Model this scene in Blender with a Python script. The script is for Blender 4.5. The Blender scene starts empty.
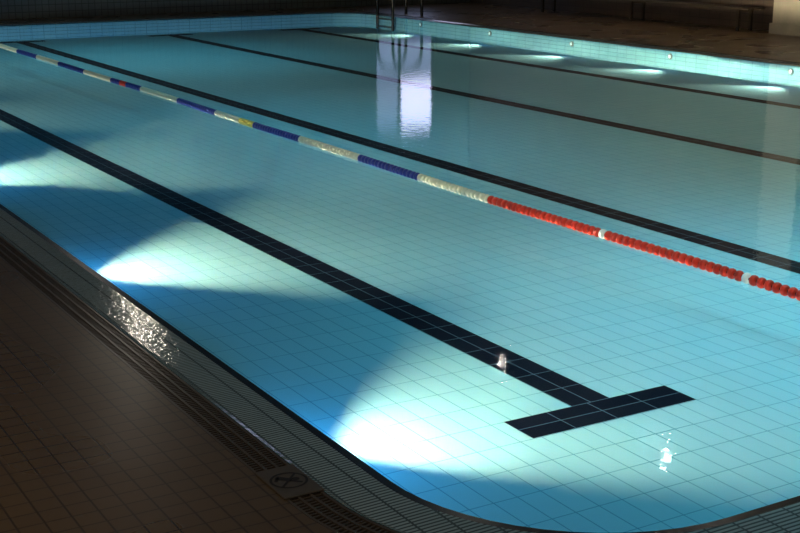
import bpy, bmesh, math, random
from mathutils import Vector, Matrix
random.seed(3)
S=bpy.context.scene
S.view_settings.view_transform='Standard'
H=2.12
X0,X1,Y0,Y1=2.37,15.12,3.19,27.8
RC=0.90
D=0.30
ZD=0.012  # deck level

# ---------------- helpers
def link(o):
    S.collection.objects.link(o); return o
def mesh_obj(name,bm,mats,parent=None,smooth=False):
    me=bpy.data.meshes.new(name)
    bmesh.ops.recalc_face_normals(bm,faces=bm.faces)
    bm.to_mesh(me); bm.free()
    for m in mats: me.materials.append(m)
    if smooth:
        for p in me.polygons: p.use_smooth=True
    o=link(bpy.data.objects.new(name,me))
    if parent: o.parent=parent
    return o
def empty(name,loc=(0,0,0)):
    o=link(bpy.data.objects.new(name,None)); o.location=loc; return o
def box(bm,c,s,mat=0,rot=0.0):
    M=Matrix.Translation(c)@Matrix.Rotation(rot,4,'Z')@Matrix.Diagonal((s[0],s[1],s[2],1))
    r=bmesh.ops.create_cube(bm,size=1,matrix=M)
    fs={f for v in r['verts'] for f in v.link_faces}
    for f in fs: f.material_index=mat
def loop(off,z,n=14):
    r=RC+off; pts=[]
    for cx,cy,a0 in ((X0+RC,Y0+RC,180),(X1-RC,Y0+RC,270),(X1-RC,Y1-RC,0),(X0+RC,Y1-RC,90)):
        for i in range(n+1):
            a=math.radians(a0+90*i/n)
            pts.append((cx+r*math.cos(a),cy+r*math.sin(a),z))
    return pts
def band(bm,l1,l2,mat=0):
    a=[bm.verts.new(p) for p in l1]; b=[bm.verts.new(p) for p in l2]
    n=len(a)
    for i in range(n):
        f=bm.faces.new((a[i],a[(i+1)%n],b[(i+1)%n],b[i])); f.material_index=mat
    return a,b
def newmat(name):
    m=bpy.data.materials.new(name); m.use_nodes=True
    nt=m.node_tree; return m,nt,nt.nodes['Principled BSDF']
def simple(name,col,rough=0.5,metal=0.0,noise=0.0,emit=None,es=0):
    m,nt,p=newmat(name)
    p.inputs['Base Color'].default_value=(*col,1); p.inputs['Roughness'].default_value=rough
    p.inputs['Metallic'].default_value=metal
    if noise>0:
        t=nt.nodes.new('ShaderNodeTexNoise'); t.inputs['Scale'].default_value=noise
        g=nt.nodes.new('ShaderNodeNewGeometry'); nt.links.new(g.outputs['Position'],t.inputs['Vector'])
        r=nt.nodes.new('ShaderNodeMix'); r.data_type='RGBA'
        r.inputs[6].default_value=(*[c*.75 for c in col],1); r.inputs[7].default_value=(*[min(1,c*1.2) for c in col],1)
        nt.links.new(t.outputs['Fac'],r.inputs[0]); nt.links.new(r.outputs[2],p.inputs['Base Color'])
    if emit:
        p.inputs['Emission Color'].default_value=(*emit,1); p.inputs['Emission Strength'].default_value=es
    return m
def tile(name,c1,c2,cm,w,h,mortar,off=(0,0),rough=0.35,wall=False,bump=0.0,spec=0.5,wet=False,ripple=0.0):
    m,nt,p=newmat(name)
    g=nt.nodes.new('ShaderNodeNewGeometry')
    sep=nt.nodes.new('ShaderNodeSeparateXYZ'); nt.links.new(g.outputs['Position'],sep.inputs[0])
    cb=nt.nodes.new('ShaderNodeCombineXYZ')
    if wall:
        ad=nt.nodes.new('ShaderNodeMath'); ad.operation='ADD'
        nt.links.new(sep.outputs[0],ad.inputs[0]); nt.links.new(sep.outputs[1],ad.inputs[1])
        nt.links.new(ad.outputs[0],cb.inputs[0]); nt.links.new(sep.outputs[2],cb.inputs[1])
    else:
        nt.links.new(sep.outputs[0],cb.inputs[0]); nt.links.new(sep.outputs[1],cb.inputs[1])
    va=nt.nodes.new('ShaderNodeVectorMath'); va.operation='SUBTRACT'
    nt.links.new(cb.outputs[0],va.inputs[0]); va.inputs[1].default_value=(off[0]-40*w,off[1]-40*h,0)
    b=nt.nodes.new('ShaderNodeTexBrick'); b.offset=0; b.squash=1
    nt.links.new(va.outputs[0],b.inputs['Vector'])
    b.inputs['Color1'].default_value=(*c1,1); b.inputs['Color2'].default_value=(*c2,1); b.inputs['Mortar'].default_value=(*cm,1)
    b.inputs['Scale'].default_value=1; b.inputs['Mortar Size'].default_value=mortar; b.inputs['Mortar Smooth'].default_value=0.1
    b.inputs['Brick Width'].default_value=w; b.inputs['Row Height'].default_value=h
    nt.links.new(b.outputs['Color'],p.inputs['Base Color'])
    p.inputs['Roughness'].default_value=rough
    p.inputs['Specular IOR Level'].default_value=spec
    if wet:
        t=nt.nodes.new('ShaderNodeTexNoise'); t.inputs['Scale'].default_value=1.2; t.inputs['Detail'].default_value=1
        nt.links.new(g.outputs['Position'],t.inputs['Vector'])
        mr=nt.nodes.new('ShaderNodeMapRange'); mr.inputs['From Min'].default_value=.3; mr.inputs['From Max'].default_value=.7
        mr.inputs['To Min'].default_value=rough*.7; mr.inputs['To Max'].default_value=rough*1.1
        nt.links.new(t.outputs['Fac'],mr.inputs['Value']); nt.links.new(mr.outputs[0],p.inputs['Roughness'])
    if bump>0:
        bp=nt.nodes.new('ShaderNodeBump'); bp.inputs['Strength'].default_value=bump; bp.inputs['Distance'].default_value=0.003; bp.invert=True
        nt.links.new(b.outputs['Fac'],bp.inputs['Height'])
        last=bp
        if ripple>0:
            t=nt.nodes.new('ShaderNodeTexNoise'); t.inputs['Scale'].default_value=28; t.inputs['Detail'].default_value=2
            nt.links.new(g.outputs['Position'],t.inputs['Vector'])
            b2=nt.nodes.new('ShaderNodeBump'); b2.inputs['Strength'].default_value=ripple; b2.inputs['Distance'].default_value=.01
            nt.links.new(t.outputs['Fac'],b2.inputs['Height']); nt.links.new(bp.outputs[0],b2.inputs['Normal']); last=b2
        nt.links.new(last.outputs['Normal'],p.inputs['Normal'])
    return m

# ---------------- materials
LX=4.10; LY=4.76
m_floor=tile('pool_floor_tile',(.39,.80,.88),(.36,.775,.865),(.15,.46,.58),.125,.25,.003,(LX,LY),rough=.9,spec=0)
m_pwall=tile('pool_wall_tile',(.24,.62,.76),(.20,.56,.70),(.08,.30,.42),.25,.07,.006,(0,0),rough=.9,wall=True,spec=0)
m_line=tile('black_line_tile',(.004,.007,.016),(.007,.011,.022),(.10,.20,.25),.125,.25,.003,(LX,LY),rough=.9,spec=0)
m_tbar=tile('black_bar_tile',(.004,.007,.016),(.007,.011,.022),(.10,.20,.25),.2625,.125,.003,(LX-.55,LY),rough=.9,spec=0)
m_deck=tile('deck_tile',(.130,.084,.043),(.120,.077,.039),(.05,.033,.019),.10,.10,.004,(0,0),rough=.34,bump=.12,wet=True)
m_edgeblack=simple('edge_black_tile',(.006,.008,.012),.2)
m_strip=tile('overflow_strip_tile',(.40,.50,.53),(.36,.46,.49),(.10,.13,.14),.125,.022,.005,(0,0),rough=.10,bump=.5,ripple=.22)
m_grate=simple('grate_plastic',(.10,.075,.055),.3,noise=6)
m_channel=simple('channel_dark',(.010,.008,.007),.6)
m_wallR=tile('hall_wall',(.075,.055,.036),(.07,.05,.032),(.04,.028,.02),.3,.15,.006,rough=.6,wall=True)
m_wallF=tile('hall_wall_far',(.10,.11,.10),(.09,.10,.09),(.04,.04,.03),.15,.15,.008,rough=.6,wall=True)
m_ceil=simple('ceiling_paint',(.035,.038,.04),.8,noise=1)
m_pillar=simple('pillar_plaster',(.42,.38,.30),.7,noise=3)
m_bench=simple('bench_dark',(.05,.035,.02),.5,noise=5)
m_steel=simple('ladder_steel',(.04,.04,.04),.25,metal=.6)
m_lens=simple('pool_lamp_lens',(.9,.9,.9),.2,emit=(.8,.95,1),es=.9)
m_ring=simple('pool_lamp_ring',(.3,.36,.38),.4,metal=.8)
m_clens=simple('ceiling_lamp_lens',(1,1,1),.2,emit=(1,.95,.85),es=320)
m_chouse=simple('lamp_housing',(.05,.05,.05),.5)
m_red=simple('float_red',(.64,.030,.010),.35)
m_blue=simple('float_blue',(.012,.03,.24),.35)
m_cream=simple('float_cream',(.70,.70,.52),.35)
m_yel=simple('float_yellow',(.66,.56,.10),.35)
m_white=simple('float_white',(.85,.85,.8),.35)
m_plate=simple('plate_grey',(.11,.085,.063),.3,noise=20)
m_pict=simple('plate_pictogram',(.02,.015,.012),.5)

# ---------------- water
mw=bpy.data.materials.new('pool_water'); mw.use_nodes=True; nt=mw.node_tree; nt.nodes.clear()
out=nt.nodes.new('ShaderNodeOutputMaterial')
tr=nt.nodes.new('ShaderNodeBsdfTransparent'); tr.inputs['Color'].default_value=(.86,.98,1,1)
gl=nt.nodes.new('ShaderNodeBsdfGlossy'); gl.inputs['Roughness'].default_value=0.015
fr=nt.nodes.new('ShaderNodeFresnel'); fr.inputs['IOR'].default_value=1.33
geo=nt.nodes.new('ShaderNodeNewGeometry')
inv=nt.nodes.new('ShaderNodeMath'); inv.operation='SUBTRACT'; inv.inputs[0].default_value=1; nt.links.new(geo.outputs['Backfacing'],inv.inputs[1])
mu=nt.nodes.new('ShaderNodeMath'); mu.operation='MULTIPLY'; nt.links.new(inv.outputs[0],mu.inputs[0]); nt.links.new(fr.outputs[0],mu.inputs[1])
mx=nt.nodes.new('ShaderNodeMixShader'); nt.links.new(mu.outputs[0],mx.inputs[0]); nt.links.new(tr.outputs[0],mx.inputs[1]); nt.links.new(gl.outputs[0],mx.inputs[2])
nz=nt.nodes.new('ShaderNodeTexNoise'); nz.inputs['Scale'].default_value=9; nz.inputs['Detail'].default_value=3
nt.links.new(geo.outputs['Position'],nz.inputs['Vector'])
bp=nt.nodes.new('ShaderNodeBump'); bp.inputs['Strength'].default_value=.5; bp.inputs['Distance'].default_value=.0028
nt.links.new(nz.outputs['Fac'],bp.inputs['Height']); nt.links.new(bp.outputs[0],gl.inputs['Normal'])
nt.links.new(mx.outputs[0],out.inputs['Surface'])
bm=bmesh.new()
f=bm.faces.new([bm.verts.new(p) for p in loop(.012,0.0)])
mesh_obj('pool_water',bm,[mw])

# ---------------- basin
bm=bmesh.new()
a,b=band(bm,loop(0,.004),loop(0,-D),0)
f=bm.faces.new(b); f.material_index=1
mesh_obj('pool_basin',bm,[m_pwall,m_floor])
# lane lines
def quad(bm,x0,x1,y0,y1,z,mat=0):
    f=bm.faces.new([bm.verts.new(p) for p in ((x0,y0,z),(x1,y0,z),(x1,y1,z),(x0,y1,z))]); f.material_index=mat
for lx in (LX,LX+3.0,LX+6.25,LX+9.375):
    bm=bmesh.new(); zz=-D+.002
    yb=27.26
    quad(bm,lx-.125,lx+.125,LY+.25,yb,zz,0)
    quad(bm,lx-.55,lx+.5,LY,LY+.25,zz,1)
    quad(bm,lx-.5,lx+.5,yb,yb+.25,zz,1)
    mesh_obj('lane_line',bm,[m_line,m_tbar])
# coping
GI,GO=.275,.435
bm=bmesh.new()
band(bm,loop(0,.004),loop(.045,.008),0)
band(bm,loop(.045,.008),loop(GI-.025,.004),1)
band(bm,loop(GI-.025,.004),loop(GI-.001,.013),1)
mesh_obj('pool_edge_coping',bm,[m_edgeblack,m_strip])
# overflow channel & grate
g=empty('overflow_grate')
bm=bmesh.new()
band(bm,loop(GI,.013),loop(GI,-.08)); band(bm,loop(GI,-.08),loop(GO,-.08)); band(bm,loop(GO,-.08),loop(GO,ZD))
mesh_obj('channel',bm,[m_channel],g)
bm=bmesh.new()
for o in (GI+.008,GI+.055,GI+.105,GO-.008):
    band(bm,loop(o-.006,.012),loop(o+.006,.012)); band(bm,loop(o-.006,.012),loop(o-.006,-.01)); band(bm,loop(o+.006,.012),loop(o+.006,-.01))
path=loop((GI+GO)/2,.003,14)
pitch=.022; carry=0
for i in range(len(path)):
    p=Vector(path[i]); q=Vector(path[(i+1)%len(path)]); d=q-p; L=d.length
    if L<1e-6: continue
    ang=math.atan2(d.y,d.x); t=carry
    while t<L:
        c=p+d*(t/L)
        if c.x<4 or c.y<4:
            box(bm,c,(.009,GO-GI-.01,.01),0,ang)
        else:
            if int(t/pitch)%2==0: box(bm,c,(.02,GO-GI-.01,.01),0,ang)
        t+=pitch
    carry=t-L
mesh_obj('slats',bm,[m_grate],g)
# drain cover with no-diving pictogram
pc=Vector((X0-(GI+GO)/2,4.27,.016))
pl=empty('no_diving_cover_plate',pc)
bm=bmesh.new(); box(bm,(0,0,0),(.17,.28,.008)); bmesh.ops.bevel(bm,geom=bm.edges[:],offset=.003,segments=1,affect='EDGES')
mesh_obj('plate',bm,[m_plate],pl)
bm=bmesh.new()
zt=.0052
def ring(bm,r0,r1,z,n=40):
    a=[bm.verts.new((r0*math.cos(6.2832*i/n),r0*math.sin(6.2832*i/n),z)) for i in range(n)]
    b=[bm.verts.new((r1*math.cos(6.2832*i/n),r1*math.sin(6.2832*i/n),z)) for i in range(n)]
    for i in range(n): bm.faces.new((a[i],a[(i+1)%n],b[(i+1)%n],b[i]))
ring(bm,.065,.075,zt)
def strip(bm,p,q,w,z):
    p=Vector((*p,z));q=Vector((*q,z));d=(q-p).normalized();n=Vector((-d.y,d.x,0))*w/2
    bm.faces.new([bm.verts.new(v) for v in (p-n,q-n,q+n,p+n)])
strip(bm,(-.048,-.048),(.048,.048),.010,zt+.0003)
strip(bm,(-.035,.045),(.01,-.005),.028,zt)
strip(bm,(.0,.0),(.04,-.04),.012,zt)
strip(bm,(-.03,.04),(-.05,.01),.014,zt)
r=bmesh.ops.create_circle(bm,cap_ends=True,radius=.015,segments=16,matrix=Matrix.Translation((.03,.0,zt)))
mesh_obj('pictogram',bm,[m_pict],pl)

# ---------------- deck / room
WX,EX,NY,FY=-6.0,19.6,-4.0,29.6
bm=bmesh.new()
inner=[bm.verts.new(p) for p in loop(GO,ZD)]
ed=[bm.edges.new((inner[i],inner[(i+1)%len(inner)])) for i in range(len(inner))]
o4=[bm.verts.new(p) for p in ((WX,NY,ZD),(EX,NY,ZD),(EX,FY,ZD),(WX,FY,ZD))]
ed+=[bm.edges.new((o4[i],o4[(i+1)%4])) for i in range(4)]
bmesh.ops.triangle_fill(bm,use_beauty=True,edges=ed)
mesh_obj('floor',bm,[m_deck])
HC=5.0
bm=bmesh.new(); box(bm,(EX+.1,(NY+FY)/2,HC/2),(.2,FY-NY,HC)); mesh_obj('wall_right',bm,[m_wallR])
wx0,wx1,wz0,wz1=16.7,18.5,.8,3.3
bm=bmesh.new()
yc=FY+.1
box(bm,((WX+wx0)/2,yc,HC/2),(wx0-WX,.2,HC)); box(bm,((wx1+EX)/2,yc,HC/2),(EX-wx1,.2,HC))
box(bm,((wx0+wx1)/2,yc,wz0/2),(wx1-wx0,.2,wz0)); box(bm,((wx0+wx1)/2,yc,(wz1+HC)/2),(wx1-wx0,.2,HC-wz1))
mesh_obj('wall_far',bm,[m_wallF])
m_glow=simple('window_bright_pane',(.3,.3,.4),.2,emit=(.66,.68,1.0),es=3.0)
m_glow2=simple('window_dim_pane',(.2,.2,.3),.2,emit=(.35,.45,.75),es=.8)
w=empty('window_1',(0,0,0))
bm=bmesh.new()
zm=wz0+.45*(wz1-wz0); xm=wx0+.42*(wx1-wx0)
def pane(x0,x1,z0,z1,mat):
    f=bm.faces.new([bm.verts.new(p) for p in ((x0,FY+.1,z0),(x1,FY+.1,z0),(x1,FY+.1,z1),(x0,FY+.1,z1))]); f.material_index=mat
pane(wx0,xm,wz0,wz1,1); pane(xm,wx1,wz0,zm,1); pane(xm,wx1,zm,wz1,0); 
mesh_obj('panes',bm,[m_glow,m_glow2],w)
bm=bmesh.new()
for x in (wx0+.03,xm,wx1-.03): box(bm,(x,FY+.07,(wz0+wz1)/2),(.06,.06,wz1-wz0))
for z in (wz0+.03,zm,wz1-.03): box(bm,((wx0+wx1)/2,FY+.07,z),(wx1-wx0,.06,.06))
mesh_obj('frame',bm,[m_bench],w)
bm=bmesh.new(); box(bm,((WX+EX)/2,(NY+FY)/2+2,HC+.1),(EX-WX,FY-NY-4,.2)); mesh_obj('ceiling',bm,[m_ceil])
for y in (17.9,):
    bm=bmesh.new(); box(bm,(EX-.25,y,HC/2+ZD/2),(.5,.9,HC-ZD))
    box(bm,(EX-.27,y,.11),(.54,.98,.2)); box(bm,(EX-.28,y,HC-.12),(.56,1.0,.22))
    mesh_obj('pillar',bm,[m_pillar])
for y0,y1 in ((11.4,16.9),(18.8,25.8)):
    bm=bmesh.new()
    for k in range(3): box(bm,(EX-.65+.16*k,(y0+y1)/2,.45),(.13,y1-y0,.035))
    for y in (y0+.3,(y0+y1)/2,y1-.3):
        box(bm,(EX-.66,y,.22),(.05,.06,.42)); box(bm,(EX-.32,y,.22),(.05,.06,.42)); box(bm,(EX-.49,y,.41),(.4,.05,.04))
    mesh_obj('wall_bench',bm,[m_bench])

# ---------------- ladder
def tube(name,pts,r,mat,parent):
    cu=bpy.data.curves.new(name,'CURVE'); cu.dimensions='3D'; cu.bevel_depth=r; cu.bevel_resolution=3
    sp=cu.splines.new('POLY'); sp.points.add(len(pts)-1)
    for i,p in enumerate(pts): sp.points[i].co=(*p,1)
    cu.materials.append(mat)
    o=link(bpy.data.objects.new(name,cu)); o.parent=parent; return o
ld=empty('pool_ladder',(X1,26.2,0))
for k,dy in enumerate((-.35,.35)):
    pts=[(-.08,dy,-D+.01),(-.08,dy,.75)]
    for i in range(13):
        a=math.pi-math.pi*i/12
        pts.append((.30+.38*math.cos(a),dy,.75+.5*math.sin(a)))
    pts.append((.68,dy,ZD))
    tube('rail_%d'%(k+1),pts,.034,m_steel,ld)
for k,z in enumerate((-.22,-.05)):
    bm=bmesh.new(); box(bm,(-.08,0,z),(.09,.7,.03)); bmesh.ops.bevel(bm,geom=bm.edges[:],offset=.006,segments=2,affect='EDGES')
    mesh_obj('step_%d'%(k+1),bm,[m_steel],ld)

# ---------------- lane rope
mats=[m_red,m_blue,m_cream,m_yel,m_white,m_chouse]
bounds=[(3.93,0),(4.425,2),(4.925,1),(5.51,2),(6.02,1),(6.2,3),(6.54,2),(7.08,1),(7.71,2),(7.95,1),(8.08,0),(8.24,1),(8.8,2),(9.39,1),(9.95,2),(10.5,1),(11.05,2),(20,1)]
RX=2.70*H
rope=empty('lane_rope',(0,0,0))
bm=bmesh.new()
y=Y0+.12; n=14; wpit=.062
def lathe(bm,prof,cx,cz,mat):
    rings=[[bm.verts.new((cx+r*math.cos(6.28318*i/n),yy,cz+r*math.sin(6.28318*i/n))) for i in range(n)] for yy,r in prof]
    for a,b in zip(rings,rings[1:]):
        for i in range(n):
            f=bm.faces.new((a[i],a[(i+1)%n],b[(i+1)%n],b[i])); f.material_index=mat
while y<Y1-.12:
    u=(y+.02)/H
    mat=next(m for bd,m in bounds if u<bd)
    if abs(u-2.63)<.022 or abs(u-3.27)<.022: mat=4
    cx=RX+.012*math.sin(y*.5); cz=.008+.004*math.sin(y*1.3)
    lathe(bm,[(y,.010),(y+.006,.028),(y+.012,.033),(y+.022,.035),(y+.034,.033),(y+.040,.028),(y+.046,.010)],cx,cz,mat)
    y+=wpit
mesh_obj('floats',bm,mats,rope,smooth=False)
tube('cable',[(RX+.012*math.sin(t*.5),t,.008+.004*math.sin(t*1.3)) for t in [Y0+i*(Y1-Y0)/60 for i in range(61)]],.009,m_steel,rope)

# ---------------- underwater lamps
def lamp(x,y,sgn,energy,const,spill,fall,tilt0,bcol,size0,spillcol=(.04,.42,1.0)):
    e=empty('underwater_light',(x,y,-.085))
    bm=bmesh.new()
    bmesh.ops.create_cone(bm,cap_ends=True,segments=24,radius1=.05,radius2=.045,depth=.03,matrix=Matrix.Translation((sgn*.012,0,0))@Matrix.Rotation(sgn*math.pi/2,4,'Y'))
    mesh_obj('ring',bm,[m_ring],e)
    bm=bmesh.new()
    bmesh.ops.create_uvsphere(bm,u_segments=20,v_segments=10,radius=.032,matrix=Matrix.Translation((sgn*.022,0,0))@Matrix.Diagonal((.35,1,1,1)))
    mesh_obj('lens',bm,[m_lens],e,smooth=True)
    for nm,size,blend,stg,col,tilt in (('beam',size0,.7,energy,bcol,tilt0),('spill',178,.3,spill,spillcol,0)):
        L=bpy.data.lights.new(nm,'SPOT'); L.energy=1; L.spot_size=math.radians(size); L.spot_blend=blend; L.shadow_soft_size=.04
        L.use_nodes=True; t=L.node_tree; E=t.nodes.get('Emission')
        fo=t.nodes.new('ShaderNodeLightFalloff'); fo.inputs['Strength'].default_value=stg
        if nm=='beam' and const>0:
            f2=t.nodes.new('ShaderNodeLightFalloff'); f2.inputs['Strength'].default_value=const
            ad=t.nodes.new('ShaderNodeMath'); ad.operation='ADD'
            t.links.new(fo.outputs[fall],ad.inputs[0]); t.links.new(f2.outputs['Constant'],ad.inputs[1]); t.links.new(ad.outputs[0],E.inputs['Strength'])
        else:
            t.links.new(fo.outputs[fall if nm=='beam' else 'Linear'],E.inputs['Strength'])
        E.inputs['Color'].default_value=(*col,1)
        o=link(bpy.data.objects.new(nm,L)); o.parent=e; o.location=(sgn*.08,0,.045)
        d=Vector((sgn,0,-math.tan(math.radians(tilt)))); o.rotation_euler=d.to_track_quat('-Z','Y').to_euler()
for yl,en,cn in ((2.40,185,110),(4.12,230,85),(6.05,240,55),(7.95,180,0),(9.85,160,0),(11.75,160,0)):
    lamp(X0,yl*H,1,en,cn,30,'Linear',4,(1.0,.73,.46),96)
for yl in (2.9,4.14,5.38,6.64,7.90,9.16,10.42,11.68):
    lamp(X1,yl*H,-1,125,0,5,'Quadratic',5,(1.0,.80,.58),104)

# ---------------- ceiling spots
m_clens2=simple('ceiling_lamp_lens_wide',(1,1,1),.2,emit=(1,.9,.75),es=480)
for (x,y,r,m) in ((11.37,12.25,.048,m_clens),(11.64,16.48,.035,m_clens),(7.10,21.4,.09,m_clens2)):
    c=empty('ceiling_spotlight',(x,y,HC-.2))
    bm=bmesh.new(); bmesh.ops.create_cone(bm,cap_ends=True,segments=24,radius1=.16,radius2=r+.02,depth=.2,matrix=Matrix.Translation((0,0,.1))); mesh_obj('housing',bm,[m_chouse],c)
    bm=bmesh.new(); bmesh.ops.create_circle(bm,cap_ends=True,segments=24,radius=r,matrix=Matrix.Translation((0,0,-.004))); mesh_obj('lens',bm,[m],c)
# added fill lights over water and decks; narrow spread keeps reflections clear
def fill_panel(x,y,sx,sy,power,col,spread):
    c=empty('fill_light_panel',(x,y,HC-.06))
    bm=bmesh.new(); box(bm,(0,0,.03),(sx+.1,sy+.1,.05)); mesh_obj('housing',bm,[m_chouse],c)  # invented casing for the added fill light
    L=bpy.data.lights.new('fill_light','AREA'); L.shape='RECTANGLE'; L.size=sx; L.size_y=sy; L.energy=power; L.color=col; L.spread=math.radians(spread)
    o=link(bpy.data.objects.new('fill_light',L)); o.parent=c; o.location=(0,0,-.01)
fill_panel(6.8,4.8,4.0,5.0,68,(.28,.86,1.0),75)
fill_panel(6.6,13.5,3.8,7.0,28,(.08,.74,1.0),75)
fill_panel(8.0,23.0,5.5,6.0,40,(.10,.76,1.0),75)
fill_panel(-.4,6.5,2.8,11,36,(1,.80,.54),80)
fill_panel(17.6,16.5,2.0,16,24,(1,.82,.60),80)

# ---------------- world
W=bpy.data.worlds.new('hall_ambient'); S.world=W; W.use_nodes=True
W.node_tree.nodes['Background'].inputs[0].default_value=(.85,.75,.60,1); W.node_tree.nodes['Background'].inputs[1].default_value=.2

# ---------------- camera
cd=bpy.data.cameras.new('camera'); cd.sensor_width=36; cd.lens=1311*36/800; cd.clip_end=200
co=link(bpy.data.objects.new('camera',cd)); co.location=(0,0,H)
co.rotation_euler=(math.radians(90-14.8),0,math.radians(-30.5))
S.camera=co
